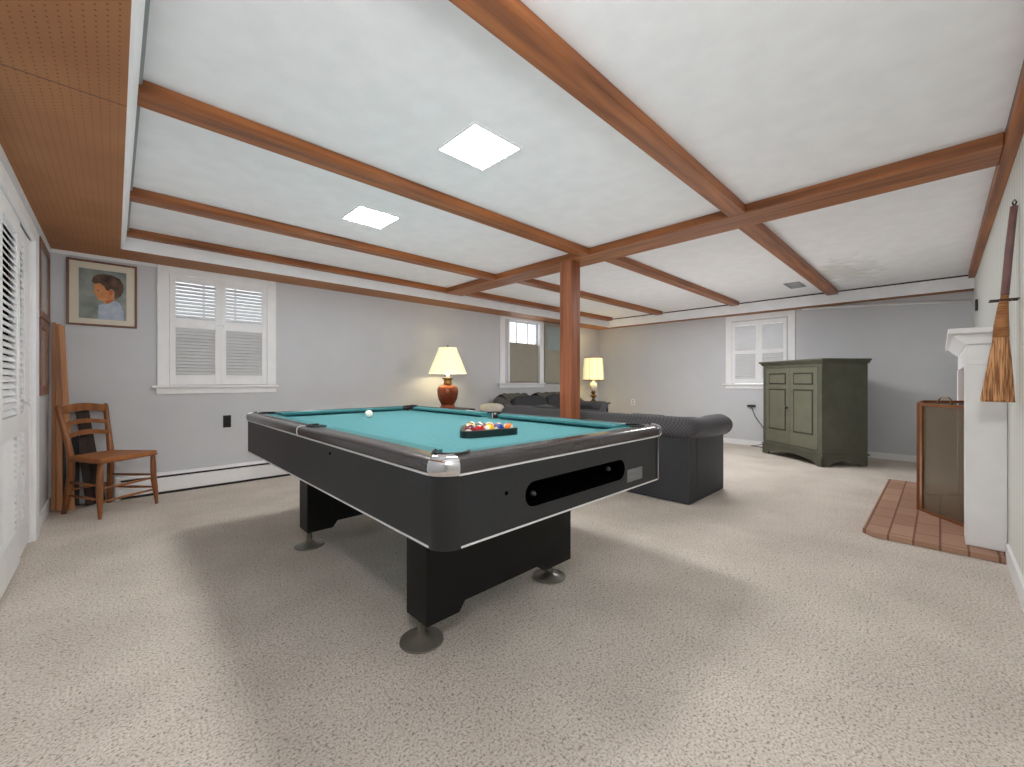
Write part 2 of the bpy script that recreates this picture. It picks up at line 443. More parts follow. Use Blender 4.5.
PX0, PX1, PY0, PY1 = 3.37, 3.53, 2.63, 2.775
o = MB().box(PX0, PX1, PY0, PY1, 0, ZBM-.0015, .006, 2).build('support_post', M['beam_z'])
c = Vector(((PX0+PX1)/2, (PY0+PY1)/2, 0)); o.data.transform(Matrix.Translation(-c)); o.location = c
tag(o, 'square reddish brown wooden post standing between pool table and sofa', 'post')

# ceiling panel lights
def light_panel(cx, cy, label):
    r = empty('ceiling_light', (cx, cy, ZC), label=label, cat='ceiling light', group='square ceiling panel lights')
    w = .163
    f = MB()
    for a, b, c, d in ((-w-.006, w+.006, -w-.006, -w+.004), (-w-.006, w+.006, w-.004, w+.006), (-w-.006, -w+.004, -w+.004, w-.004), (w-.004, w+.006, -w+.004, w-.004)):
        f.box(a, b, c, d, -.008, -.0005)
    f.build('frame', M['panelframe'], r)
    MB().box(-w+.004, w-.004, -w+.004, w-.004, -.005, -.001).build('diffuser', M['panel'], r)
light_panel(1.478, 1.80, 'larger bright square light panel in ceiling above near end of pool table')
light_panel(1.478, 3.165, 'smaller bright square light panel in ceiling between two beams, farther from camera')

# ceiling vent
r = empty('ceiling_vent', (6.7, 1.38, ZC), label='small grey slotted air vent in the white ceiling beside a beam', cat='vent')
f = MB().box(-.2, .2, -.09, -.075, -.008, -.0005).box(-.2, .2, .075, .09, -.008, -.0005).box(-.2, -.185, -.075, .075, -.008, -.0005).box(.185, .2, -.075, .075, -.008, -.0005)
f.build('frame', M['grey'], r)
f = MB()
for k in range(7): f.box(-.185, .185, -.066+k*.022-.005, -.066+k*.022+.005, -.006, -.001)
f.build('slats', M['grey'], r)

# ------------------------------------------------------------------ windows
def louver_panel(mb, x0, x1, z0, z1, y, pitch=.033, tilt=52, depth=.040):
    n = int((z1-z0)/pitch); a = math.radians(tilt)
    for k in range(n):
        zc = z0+(k+.5)*(z1-z0)/n
        mx = Matrix.Translation((0, y, zc)) @ Matrix.Rotation(a, 4, 'X')
        mb.box(x0, x1, -depth/2, depth/2, -.0028, .0028, mx=mx)
def shutter(root, x0, x1, z0, z1, zr0, zr1, y, name='shutter', m='white', tilt=52, st=.045, top=.07, bot=.09, knob=None):
    f = MB()
    f.box(x0, x0+st, y-.012, y+.012, z0, z1, .002, 1).box(x1-st, x1, y-.012, y+.012, z0, z1, .002, 1)
    f.box(x0+st, x1-st, y-.012, y+.012, z1-top, z1).box(x0+st, x1-st, y-.012, y+.012, z0, z0+bot).box(x0+st, x1-st, y-.012, y+.012, zr0, zr1)
    s = f.build(name, M[m], root)
    l = MB(); louver_panel(l, x0+st, x1-st, z0+bot+.004, zr0-.004, y, tilt=tilt, depth=.04*(1 if tilt < 60 else 1.0)); louver_panel(l, x0+st, x1-st, zr1+.004, z1-top-.004, y, tilt=tilt)
    l.build('louvers', M['louver'], s)
    if knob:
        MB().lathe([(.004, 0), (.004, .012), (.009, .016), (.009, .022), (.003, .026)], 0, 0, 10, mx=Matrix.Translation((knob, y-.012, (zr0+zr1)/2)) @ Matrix.Rotation(PI/2, 4, 'X')).build('knob', M['white'], s)
    return s
def casing(root, W, z0, z1, cw, sill=True, top=None):
    top = cw if top is None else top
    f = MB().box(0, cw, -.022, 0, z0, z1, .003, 1).box(W-cw, W, -.022, 0, z0, z1, .003, 1).box(cw, W-cw, -.022, 0, z1-top, z1)
    f.build('frame', M['white'], root)
    if sill:
        MB().box(-.04, W+.02, -.055, 0, z0-.025, z0-.001, .006, 2).box(-.005, W+.005, -.02, 0, z0-.085, z0-.025).build('sill', M['white'], root)
def sash(root, x0, x1, z0, z1, y, bars, zb, m='white', glassz=None):
    f = MB(); t = .03
    f.box(x0, x0+t, y-.015, y+.015, z0, z1).box(x1-t, x1, y-.015, y+.015, z0, z1).box(x0+t, x1-t, y-.015, y+.015, z1-t, z1).box(x0+t, x1-t, y-.015, y+.015, z0, z0+t)
    for b in bars: f.box(b-.01, b+.01, y-.012, y+.012, z0+t, z1-t)
    f.build('sash', M[m], root)
    MB().box(x0+t, x1-t, y-.003, y+.003, z0+t, z1-t).build('pane', M['glass'], root)
    if zb is not None:
        MB().box(x0, x1, y-.02, y+.02, zb, z0-.001).build('lower_panel', M['trimwhite'], root)

# window 1 : back wall, shuttered
w1 = S(empty('window_1', (.296, YB, 0)))
casing(w1, 1.034, 1.055, ZS-.002, .09, top=.075)
shutter(w1, .092, .510, 1.06, 2.158, 1.635, 1.725, -.006, st=.048, top=.07, bot=.10, knob=.49)
shutter(w1, .5103, .942, 1.06, 2.158, 1.635, 1.725, -.006, st=.048, top=.07, bot=.10, knob=.535)
sash(w1, .09, .948, 1.72, 2.165, .09, [.38, .66], 1.062)
# window 2 : back wall beyond lamp, clear upper panes, taupe lower shutter, leaf folded open
w2 = S(empty('window_2', (4.80, YB, 0)))
casing(w2, 1.14, 1.06, ZS-.002, .12, top=.045)
sash(w2, .20, 1.04, 1.76, 2.19, .08, [.49, .78], 1.06)
MB().box(.235, 1.0, .02, .045, 1.075, 1.79, .003, 1).build('lower_shutter', M['taupe'], w2)
f = MB().box(.19, .225, -.03, .03, 1.07, 2.185, .003, 1).box(1.015, 1.04, -.03, .03, 1.07, 2.185, .003, 1)
f.build('jamb', M['white'], w2)
lf = MB().box(1.145, 1.80, -.05, -.026, 1.05, 2.205, .004, 1).build('open_shutter', M['taupe'], w2)
MB().box(1.20, 1.75, -.056, -.050, 1.70, 2.15, .003, 1).build('upper_panel', M['bluegrey'], lf)
MB().box(1.20, 1.75, -.056, -.050, 1.11, 1.66, .003, 1).build('lower_panel', M['taupe'], lf)
# window 3 : far wall, shuttered
w3 = S(empty('window_3', (XF, 2.633, 0), -PI/2))
casing(w3, 1.036, 1.05, ZS-.01, .10, top=.09)
shutter(w3, .103, .52, 1.055, 2.118, 1.56, 1.62, -.006, st=.05, top=.07, bot=.08, knob=.50, tilt=64)
shutter(w3, .5203, .922, 1.055, 2.118, 1.56, 1.62, -.006, st=.05, top=.07, bot=.08, knob=.545, tilt=64)
sash(w3, .103, .923, 1.66, 2.12, .09, [.37, .65], 1.055)

# ------------------------------------------------------------------ closet doors (left wall)
cd = S(empty('door_1', (XL, 0, 0), PI/2))   # local x -> +Y, local -y -> +X (into the room)
def louver_door(root, x0, x1, y, lx0, lx1, knob=None):
    f = MB(); z0, z1 = .02, 2.05
    f.box(x0, lx0, y-.014, y+.014, z0, z1, .002, 1).box(lx1, x1, y-.014, y+.014, z0, z1, .002, 1)
    f.box(lx0, lx1, y-.014, y+.014, 1.95, z1).box(lx0, lx1, y-.014, y+.014, .78, .90).box(lx0, lx1, y-.014, y+.014, z0, .22)
    s = f.build('door_leaf', M['white'], root)
    l = MB(); louver_panel(l, lx0, lx1, .225, .775, y, .036, 56, .037); louver_panel(l, lx0, lx1, .905, 1.945, y, .036, 56, .037)
    l.build('louvers', M['white'], s)
    if knob: MB().lathe([(.005, 0), (.005, .015), (.016, .022), (.018, .032), (.006, .04)], 0, 0, 14, mx=Matrix.Translation((knob, y-.014, .96)) @ Matrix.Rotation(PI/2, 4, 'X')).build('knob', M['white'], s)
louver_door(cd, 2.10, 2.645, .018, 2.18, 2.565)
louver_door(cd, 2.65, 3.19, .018, 2.73, 3.11)
louver_door(cd, 3.195, 3.80, .010, 3.27, 3.70)
louver_door(cd, 3.805, 4.29, .022, 3.87, 4.08, knob=4.03)
MB().box(4.30, 4.46, -.022, .0, 0, 2.14, .003, 1).box(1.93, 2.09, -.022, 0, 0, 2.14, .003, 1).box(2.09, 4.30, -.022, 0, 2.055, 2.14).box(4.295, 4.33, 0, .1, 0, 2.07).box(2.05, 2.09, 0, .1, 0, 2.07).build('frame', M['white'], cd)
MB().box(2.05, 4.33, .10, .115, 0, 2.07).build('closet_shade_sheet', M['hole'], cd)  # near-black sheet stands in for the unlit closet interior

# ------------------------------------------------------------------ pictures
def picture(name, label, group, W, H, loc, rz, fw, matw, fm, art):
    r = empty(name, loc, rz, label=label, cat='picture', group=group)
    f = MB().box(0, W, -.022, -.002, 0, fw, .003, 1).box(0, W, -.022, -.002, H-fw, H, .003, 1).box(0, fw, -.022, -.002, fw, H-fw, .003, 1).box(W-fw, W, -.022, -.002, fw, H-fw, .003, 1)
    f.build('frame', M[fm], r)
    if matw:
        MB().box(fw, W-fw, -.010, -.004, fw, H-fw).build('mat_board', M['mat_board'], r)
    art(r, fw+matw, W-fw-matw, fw+matw, H-fw-matw)
    return r
def portrait_art(r, x0, x1, z0, z1):
    mb = MB(); mb.box(x0, x1, -.0115, -.0095, z0-.01, z1)
    def pl(pts, mi, y):
        out = []
        for cx, cy in pts:
            t = (cx-45)/700; top = 25+90*t; bot = 660+45*t
            out.append((.458*t, .586*(1-(cy-top)/(bot-top))))
        mb.mi = mi; mb.prism(out, y, -.0110, 'xz')
    pl([(400,465),(440,465),(500,435),(560,460),(600,540),(605,628),(340,612),(345,540),(350,480)], 3, -.0120)
    pl([(300,275),(350,262),(400,280),(420,330),(470,330),(505,350),(500,400),(505,430),(440,468),(405,462),(395,440),(345,430),(335,412),(328,398),(318,385),(322,372),(296,352),(308,325),(300,300)], 2, -.0124)
    pl([(280,250),(300,205),(340,188),(400,182),(480,195),(560,230),(600,290),(602,340),(575,395),(530,420),(508,415),(508,360),(495,335),(470,322),(445,345),(425,335),(405,300),(360,268),(310,278)], 1, -.0128)
    pl([(452,335),(478,330),(492,345),(488,375),(468,392),(455,375)], 4, -.0131); pl([(335,338),(352,334),(358,342),(340,346)], 1, -.0131); pl([(405,440),(440,468),(500,440),(495,425)], 4, -.0126)
    mb.build('artwork', [M['art_bg'], M['art_hair'], M['art_face'], M['art_shirt'], M['art_ear']], r)
picture('framed_portrait', 'framed portrait of a dark haired child in profile beside shuttered window', None, .458, .586, (-.305, YB, 1.594), 0, .017, .058, 'framewood', portrait_art)
def glass_art(r, x0, x1, z0, z1):
    MB().box(x0, x1, -.013, -.009, z0, z1).build('picture_glass', M['pic_glass'], r)
picture('picture_frame', 'upper of two brown framed pictures on narrow wall beside the closet', 'brown frames beside the closet', .62, .58, (XL, 4.535, 1.575), PI/2, .05, 0, 'framewood', glass_art)
picture('picture_frame', 'lower of two brown framed pictures on narrow wall beside the closet', 'brown frames beside the closet', .52, .575, (XL, 4.535, .99), PI/2, .07, 0, 'framewood', glass_art)

# ------------------------------------------------------------------ outlets, pipe, heater
r = empty('wall_outlet', (.83, YB, .60), label='black wall outlet plate between the window and the pool table', cat='outlet')
MB().box(0, .072, -.006, 0, 0, .13, .003, 2).build('plate', M['outletblack'], r)
for z in (.02, .075): MB().box(.02, .052, -.009, -.006, z, z+.035, .002, 1).build('socket', M['rubber'], r)
r = empty('wall_outlet', (XF, 4.49, .60), -PI/2, label='small white wall outlet low on far wall beyond the long sofa', cat='outlet')
MB().box(0, .08, -.006, 0, 0, .12, .003, 2).build('plate', M['white'], r)
for z in (.02, .07): MB().box(.025, .055, -.009, -.006, z, z+.03, .002, 1).build('socket', M['grey'], r)
S(MB().tube([(XF-.016, 1.5, 2.225), (XF-.016, 1.0, 2.20), (XF-.016, YR+.02, 2.11)], .016, 10).build('wall_pipe', M['white']))  # white pipe sloping along the top of the far wall
r = empty('wall_bracket', (6.9, YR, 1.88), PI, label='small dark bracket on the plank wall near the far corner', cat='bracket')
MB().box(-.05, .05, -.02, 0, 0, .12, .003, 1).build('bracket_plate', M['darkwood'], r)

r = empty('power_cord', (XF, 2.22, 0), label='black plug and thin dark cord dropping from far wall beside the armoire', cat='cord')
MB().box(-.05, -.001, -.06, .06, .655, .69, .005, 1).build('plug', M['outletblack'], r)
MB().tube([(-.03, -.0, .66), (-.04, -.06, .5), (-.05, -.2, .3), (-.06, -.33, .18), (-.07, -.3, .08), (-.10, -.12, .03), (-.12, -.02, .012), (-.16, -.2, .01)], .006, 6).build('cord', M['outletblack'], r)

r = empty('baseboard_heater', (0, 0, 0), label='long low white baseboard heater along wall under the shuttered window', cat='heater')
hx0, hx1 = .03, 3.15
MB().prism([(YB-.003, .025), (YB-.07, .025), (YB-.075, .04), (YB-.075, .155), (YB-.06, .160), (YB-.003, .160)], hx0, hx1, 'yz').build('cover', M['white'], r)
MB().prism([(YB-.003, .182), (YB-.05, .182), (YB-.072, .180), (YB-.074, .187), (YB-.05, .205), (YB-.003, .205)], hx0, hx1, 'yz').build('top_rail', M['white'], r)
MB().box(hx0+.01, hx1-.01, YB-.060, YB-.004, .0, .179).build('fin_element', M['rubber'], r)
for a in (hx0-.03, hx1): MB().box(a, a+.03, YB-.078, YB-.003, 0, .208, .004, 1).build('end_cap', M['white'], r)

# ------------------------------------------------------------------ pool table
TX0, TX1, TY0, TY1 = .709, 2.136, 1.04, 3.605
ZT0, ZT1, ZF, ZR = .582, .803, .822, .858
pt = empty('pool_table', (0,0,0), label='large black pool table with teal felt, chrome corners and splayed leg panels', cat='pool table')
def rrect(x0, x1, y0, y1, r, n=8):
    P = []
    for cx, cy, a0 in ((x1-r, y1-r, 0), (x0+r, y1-r, PI/2), (x0+r, y0+r, PI), (x1-r, y0+r, 1.5*PI)):
        for k in range(n+1):
            a = a0+PI/2*k/n; P.append((cx+r*math.cos(a), cy+r*math.sin(a), math.cos(a), math.sin(a)))
    return P
R = .07
path = rrect(TX0, TX1, TY0, TY1, R)
body = MB().sweep(path, [(0, ZT0), (0, ZT1), (-.06, ZT1), (-.06, ZT0)]).build('apron', M['black'], pt, auto=40)
cut = MB().prism([(.0, 0)]+[], 0, 1) if False else None
# ball return recess on the near short end
sl = []
for k in range(9): a = PI/2+PI*k/8; sl.append((1.115+.047*math.cos(a), .683+.047*math.sin(a)))
for k in range(9): a = -PI/2+PI*k/8; sl.append((1.70+.047*math.cos(a), .683+.047*math.sin(a)))
cutter = MB().prism(sl, TY0-.05, TY0+.08, 'xz').build('cutter', M['hole'])
boolean_cut(body, [cutter]); bpy.data.objects.remove(cutter)
sl2 = [(x, z) for x, z in sl]
bx_ = MB()
n = len(sl)
va = [(x, TY0+.001, z) for x, z in sl]; vb = [(1.4075+(x-1.4075)*.99, TY0+.058, .683+(z-.683)*.92) for x, z in sl]
bx_.faces(va+vb, [(i, (i+1) % n, n+(i+1) % n, n+i) for i in range(n)]+[tuple(range(n, 2*n))])
br = bx_.build('ball_return', M['hole'], pt)
pb(br, 'long dark rounded ball return slot')
for x, z in ((1.145, .672), (1.655, .690)): MB().lathe([(.010, 0), (.010, .012), (.005, .018)], 0, 0, 12, mx=Matrix.Translation((x, TY0+.04, z)) @ Matrix.Rotation(PI/2, 4, 'X')).build('bolt', M['boltgrey'], br)
MB().box(1.765, 1.905, TY0-.004, TY0+.001, .612, .672, .002, 1).build('name_plate', M['plate'], pt)
MB().lathe([(.007, 0), (.007, .003)], 0, 0, 12, mx=Matrix.Translation((TX0, 1.934, .768)) @ Matrix.Rotation(-PI/2, 4, 'Y')).build('screw_cap', M['hole'], pt)
MB().lathe([(.007, 0), (.007, .003)], 0, 0, 12, mx=Matrix.Translation((.974, TY0, .712)) @ Matrix.Rotation(PI/2, 4, 'X')).build('screw_cap', M['hole'], pt)
# aluminium trim lines
MB().sweep(path, [(-.004, ZT1), (.004, ZT1), (.004, ZT1+.007), (-.004, ZT1+.007)]).build('trim_strip', M['alu'], pt)
for a, b in (((TX0+R, TY0, 0, -1), (TX1-R, TY0, 0, -1)), ((TX0+R, TY1, 0, 1), (TX1-R, TY1, 0, 1)), ((TX0, TY0+R, -1, 0), (TX0, TY1-R, -1, 0)), ((TX1, TY0+R, 1, 0), (TX1, TY1-R, 1, 0))):
    MB().sweep([a, b], [(-.004, ZT0-.006), (.003, ZT0-.006), (.003, ZT0), (-.004, ZT0)], closed=False).build('trim_strip', M['alu'], pt)
for cx, cy, a0 in ((TX0+R, TY0+R, PI), (TX1-R, TY0+R, 1.5*PI), (TX0+R, TY1-R, PI/2), (TX1-R, TY1-R, 0)):
    P4 = [(cx+R*math.cos(a0+PI/2*k/10), cy+R*math.sin(a0+PI/2*k/10), math.cos(a0+PI/2*k/10), math.sin(a0+PI/2*k/10)) for k in range(11)]
    MB().sweep(P4, [(-.003, ZT0-.008), (.0022, ZT0-.008), (.0022, ZT1), (-.003, ZT1)], closed=False).build('corner_post', M['cornerblack'], pt, auto=40)
# slate bed
bed = MB().box(TX0+.05, TX1-.05, TY0+.05, TY1-.05, .79, ZF).build('felt_bed', M['felt'], pt)
# rail cap ring
prof = [(0, ZT1+.007), (.008, ZT1+.010), (.011, ZT1+.024), (.010, ZR-.014), (.005, ZR-.006), (-.004, ZR-.002), (-.014, ZR), (-.064, ZR+.002), (-.064, ZT1+.007)]
rail = MB().sweep(path, prof).build('rail', M['railblack'], pt, auto=50)
RI = .064
pocks = [(TX0+.118, TY0+.118, .058), (TX1-.118, TY0+.118, .058), (TX0+.118, TY1-.118, .058), (TX1-.118, TY1-.118, .058), (TX0+.082, (TY0+TY1)/2, .056), (TX1-.082, (TY0+TY1)/2, .056)]
cs = [MB().lathe([(r_, .70), (r_, .95)], x, y, 28).build('cutter', M['hole']) for x, y, r_ in pocks]
boolean_cut(rail, cs); boolean_cut(bed, cs)
# cushions: six, mitred ends
def cushion(pts_in, a, b, axis, side):
    """prism with trapezoid plan: outer edge at side line, nose inward"""
    mb = MB()
    x_out, x_nose = side; m1, m2 = .10, .10
    A0, A1 = a, b
    vs = []
    for u, cutm in ((A0, 1), (A1, -1)):
        for (w, z, frac) in ((x_out, ZF-.001, 0), (x_out, ZR+.0005, 0), (x_nose, ZR-.006, 1), (x_nose, ZR-.018, 1), ((x_out*.5+x_nose*.5), ZF-.001, .5)):
            uu = u+cutm*frac*pts_in
            vs.append((uu, w, z) if axis == 'x' else (w, uu, z))
    fs = [(0,1,2,3,4), (9,8,7,6,5)]+[(i, (i+1) % 5, 5+(i+1) % 5, 5+i) for i in range(5)]
    mb.faces(vs, fs)
    return mb.build('cushion', M['cushion'], pt)
nose = .145; ym = (TY0+TY1)/2
for yo, yn in ((TY0+RI, TY0+nose), (TY1-RI, TY1-nose)): cushion(.045, TX0+.165, TX1-.165, 'x', (yo, yn))
for xo, xn in ((TX0+RI, TX0+nose), (TX1-RI, TX1-nose)):
    cushion(.045, TY0+.165, ym-.062, 'y', (xo, xn)); cushion(.045, ym+.062, TY1-.165, 'y', (xo, xn))
for c_ in cs: bpy.data.objects.remove(c_)
# pocket cups with rims
for i, (x, y, r_) in enumerate(pocks):
    mb = MB().lathe([(r_-.001, ZF-.002), (r_-.002, .76), (.002, .752)], x, y, 24, cap=False)
    # raised rim arc on the outer side
    cx, cy = (TX0+TX1)/2, ym
    ang = math.atan2(y-cy, x-cx) if i < 4 else (PI if x < cx else 0)
    if i < 4: ang = math.atan2(math.copysign(1, y-cy), math.copysign(1, x-cx))
    arc = [(x+(r_+.002)*math.cos(ang+t), y+(r_+.002)*math.sin(ang+t), ZR+.002) for t in [(-1.9+3.8*k/16) for k in range(17)]]
    mb.tube(arc, .0055, 6)
    mb.build('pocket', M['rubber'], pt)
# chrome corner castings
def corner_path(cx, cy, a0, ext=.03, n=8):
    P = []
    for k in range(n+1):
        a = a0+.16+(PI/2-.32)*k/n; P.append((cx+R*math.cos(a), cy+R*math.sin(a), math.cos(a), math.sin(a)))
    return P
for cx, cy, a0 in ((TX0+R, TY0+R, PI), (TX1-R, TY0+R, 1.5*PI), (TX0+R, TY1-R, PI/2), (TX1-R, TY1-R, 0)):
    pr = [(.006, ZT1-.001), (.014, ZT1+.006), (.019, ZT1+.024), (.017, ZR-.014), (.008, ZR+.001), (-.008, ZR+.008), (-.030, ZR+.010), (-.030, ZR-.02), (-.01, ZR-.02), (-.01, ZT1-.001)]
    MB().sweep(corner_path(cx, cy, a0), pr, closed=False).build('corner_cap', M['chrome'], pt, auto=50)
# chrome joint strips at the side pockets
for x, s_ in ((TX0, -1), (TX1, 1)):
    MB().sweep([(x, ym+.055-.006, s_, 0), (x, ym+.055+.006, s_, 0)], [(p[0]+.0015, p[1]+(.0015 if p[1] > .85 else 0)) for p in prof], closed=False).build('joint_strip', M['alu'], pt)
# leg panels
def leg_panel(y0, y1):
    xa, xb = .885, 1.80; z0 = .125
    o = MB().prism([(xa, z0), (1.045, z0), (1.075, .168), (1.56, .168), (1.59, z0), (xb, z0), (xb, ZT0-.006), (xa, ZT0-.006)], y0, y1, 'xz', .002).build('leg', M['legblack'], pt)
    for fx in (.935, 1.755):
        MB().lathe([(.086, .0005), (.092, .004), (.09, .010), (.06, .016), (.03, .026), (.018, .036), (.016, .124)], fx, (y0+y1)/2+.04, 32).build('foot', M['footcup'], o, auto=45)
leg_panel(1.404, 1.56); leg_panel(2.80, 2.955)

# balls, rack, cue ball
BR = .0286
def ball_mat(name, c, stripe):
    m, nt, b = new_mat(name); b.inputs['Roughness'].default_value = .15
    tc = N(nt, 'ShaderNodeTexCoord'); sp = N(nt, 'ShaderNodeSeparateXYZ'); nt.links.new(tc.outputs['Object'], sp.inputs[0])
    if stripe: g = math_n(nt, 'LESS_THAN', math_n(nt, 'ABSOLUTE', sp.outputs[2]), BR*.52)
    else: g = math_n(nt, 'LESS_THAN', math_n(nt, 'ABSOLUTE', sp.outputs[0]), BR*.93)
    mx = N(nt, 'ShaderNodeMix', data_type='RGBA'); nt.links.new(g, mx.inputs['Factor'])
    mx.inputs['A'].default_value = (*lin((238,232,222)), 1); mx.inputs['B'].default_value = (*lin(c), 1)
    nt.links.new(mx.outputs['Result'], b.inputs['Base Color'])
    return m
cols = {'yellow': (226,176,40), 'blue': (24,50,130), 'red': (176,28,30), 'purple': (70,34,92), 'orange': (226,116,34), 'green': (14,92,60), 'maroon': (112,24,34), 'black': (16,16,18)}
def sphere_mb(r):
    mb = MB(); bmesh.ops.create_uvsphere(mb.bm, u_segments=24, v_segments=14, radius=r); return mb
cb = sphere_mb(BR).build('cue_ball', mat('ivory_ball', (240,236,226), .12), smooth=True)
cb.location = (1.376, 2.979, ZF+BR+.001); tag(cb, 'white cue ball alone on the teal felt near the far rail', 'billiard ball')
# rack frame: near edge from A to B, apex away
A_ = Vector((1.185, 1.575)); B_ = Vector((1.515, 1.52)); ux = (B_-A_).normalized(); uy = Vector((-ux.y, ux.x))
rot = math.atan2(ux.y, ux.x); base = (A_+B_)/2+ux*.012
rk = empty('ball_rack', (base.x, base.y, ZF), rot, label='dark green triangular rack holding the billiard balls on the pool table', cat='ball rack')
ri = BR*2*2 + BR*1.72; hh = BR*2*4*.866
# inner triangle around the rows; row 0 has five balls along y = BR+.012
y0 = .012+BR
def tri(off):
    # corners of triangle around ball centres offset by BR+off
    d = BR+off; s3 = math.sqrt(3)
    bx = 4*BR; top = y0+8*BR*math.sin(PI/3)
    return [(-bx-d*s3, y0-d), (bx+d*s3, y0-d), (0, top+2*d)]
def rounded(pts, r, n=5):
    out = []
    L = len(pts)
    for i in range(L):
        p = Vector(pts[i]); a = (Vector(pts[i-1])-p).normalized(); b = (Vector(pts[(i+1) % L])-p).normalized()
        h = math.acos(a.dot(b))/2; c = p+(a+b).normalized()*(r/math.sin(h)); t = r/math.tan(h)
        s0 = p+a*t; s1 = p+b*t
        a0 = math.atan2(s0.y-c.y, s0.x-c.x); a1 = math.atan2(s1.y-c.y, s1.x-c.x)
        while a1-a0 > PI: a1 -= 2*PI
        while a1-a0 < -PI: a1 += 2*PI
        for k in range(n+1):
            t_ = a0+(a1-a0)*k/n; out.append((c.x+r*math.cos(t_), c.y+r*math.sin(t_), math.cos(t_), math.sin(t_)))
    return out
MB().sweep(rounded(tri(.001), BR), [(0, .001), (.018, .001), (.018, .034), (0, .036)]).build('rack_frame', mat('dark_green_plastic', (20,34,34), .35), rk, auto=40)
order = [('maroon',1),('red',0),('yellow',1),('blue',0),('orange',1), ('purple',0),('green',0),('orange',0),('red',1), ('yellow',0),('black',0),('blue',1), ('green',1),('maroon',0),('purple',1)]
rows = ['front row', 'second row', 'third row', 'fourth row', 'far tip']
places = ['leftmost', 'second from left', 'in the middle', 'second from right', 'rightmost']
bm_cache = {}
i = 0; bmesh_ball = None
for rr in range(5):
    nrow = 5-rr
    for k in range(nrow):
        c_, st_ = order[i]; i += 1
        key = (c_, st_)
        if key not in bm_cache: bm_cache[key] = ball_mat('ball_'+c_+('_striped' if st_ else ''), cols[c_], st_)
        o = sphere_mb(BR).build('billiard_ball', bm_cache[key], smooth=True)
        lx = -4*BR+rr*BR+k*2*BR; ly = y0+rr*2*BR*math.sin(PI/3)
        p = base+ux*lx+uy*ly
        o.location = (p.x, p.y, ZF+BR+.0002); o.rotation_euler = (random.uniform(0,3), random.uniform(0,3), random.uniform(0,3))
        kind = ('white ball with a %s stripe' if st_ else 'solid %s ball') % c_
        tag(o, kind+' in the %s of the rack' % rows[rr] if nrow > 1 else kind+' at the far tip of the rack', 'billiard ball', 'racked billiard balls')

# ------------------------------------------------------------------ sofas
def sofa(name, label, loc, rz, L, D, zt, rr, seats, cushion_top, m1='sofa', m2='sofa_sheen', az=None):
    """local: back along x (0..L) at y=0, seat faces -y (depth D)"""
    r = empty(name, loc, rz, label=label, cat='sofa')
    zc = zt-rr; in_ = .06; za = (az-rr) if az else zc
    MB().box(in_, L-in_, -.22, -in_, .004, zc+.02, .012, 2).build('back', M[m1], r)
    for x0, x1 in ((in_, .22), (L-.22, L-in_)):
        MB().box(x0, x1, -D+.03, -.22, .004, za+.02, .012, 2).build('arm', M[m1], r)
    MB().box(.22, L-.22, -D+.06, -.22, .004, .30, .01, 2).build('base', M[m1], r)
    # one continuous rolled top around arms and back
    c = .11; n = 8; P = [(c, -D, zc-.01)]
    for k in range(6): P.append((c, -D+.02+k*(D-.16)/6, zc))
    for k in range(n+1): a = PI-PI/2*k/n; P.append((c+.05+.05*math.cos(a), -c-.05+.05*math.sin(a), zc))
    for k in range(1, 12): P.append((c+.05+k*(L-2*c-.1)/12, -c, zc-(.003 if 2 < k < 10 else 0)))
    for k in range(n+1): a = PI/2-PI/2*k/n; P.append((L-c-.05+.05*math.cos(a), -c-.05+.05*math.sin(a), zc))
    for k in range(5, -1, -1): P.append((L-c, -D+.02+k*(D-.16)/6, zc))
    P.append((L-c, -D, zc-.01))
    def zz(p):
        f = min(1, max(0, (p[1]+.42)/.25)); f = f*f*(3-2*f); d = za+(zc-za)*f
        return (p[0], p[1], d+(p[2]-zc))
    P = [zz(p) for p in P]
    rad = [rr*1.12]+[rr*(1.08 if i < 3 else 1.0) for i in range(len(P)-2)]+[rr*1.12]
    rad[-2] = rr*1.08; rad[-3] = rr*1.08
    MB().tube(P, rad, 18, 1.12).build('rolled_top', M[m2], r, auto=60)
    w = (L-.46)/seats
    for k in range(seats):
        MB().pillow(.23+w*(k+.5), -.22-(D-.25)/2, .37, w-.01, D-.26, .16).build('seat_cushion', M[m1], r)
        mx = Matrix.Translation((.23+w*(k+.5), -.30, cushion_top-.18+.008*((k*7) % 3))) @ Matrix.Rotation(math.radians(-12), 4, 'X')
        MB().pillow(0, 0, 0, w-.015, .17, .34, mx=mx).build('back_cushion', M['darkfab'], r)
    return r
# long sofa with its back to the pool table: back plane x=3.65-ish, faces +X
sofa('sofa', 'long charcoal quilted sofa with rolled back standing behind the pool table', (3.58, 1.47, 0), PI/2, 2.55, .92, .775, .100, 3, .775, az=.752)
# second sofa against the window wall
sofa('sofa', 'dark sofa against the window wall, seen over the long quilted sofa', (4.45, 5.18, 0), 0, 2.16, .88, .84, .095, 2, .86, az=.715)
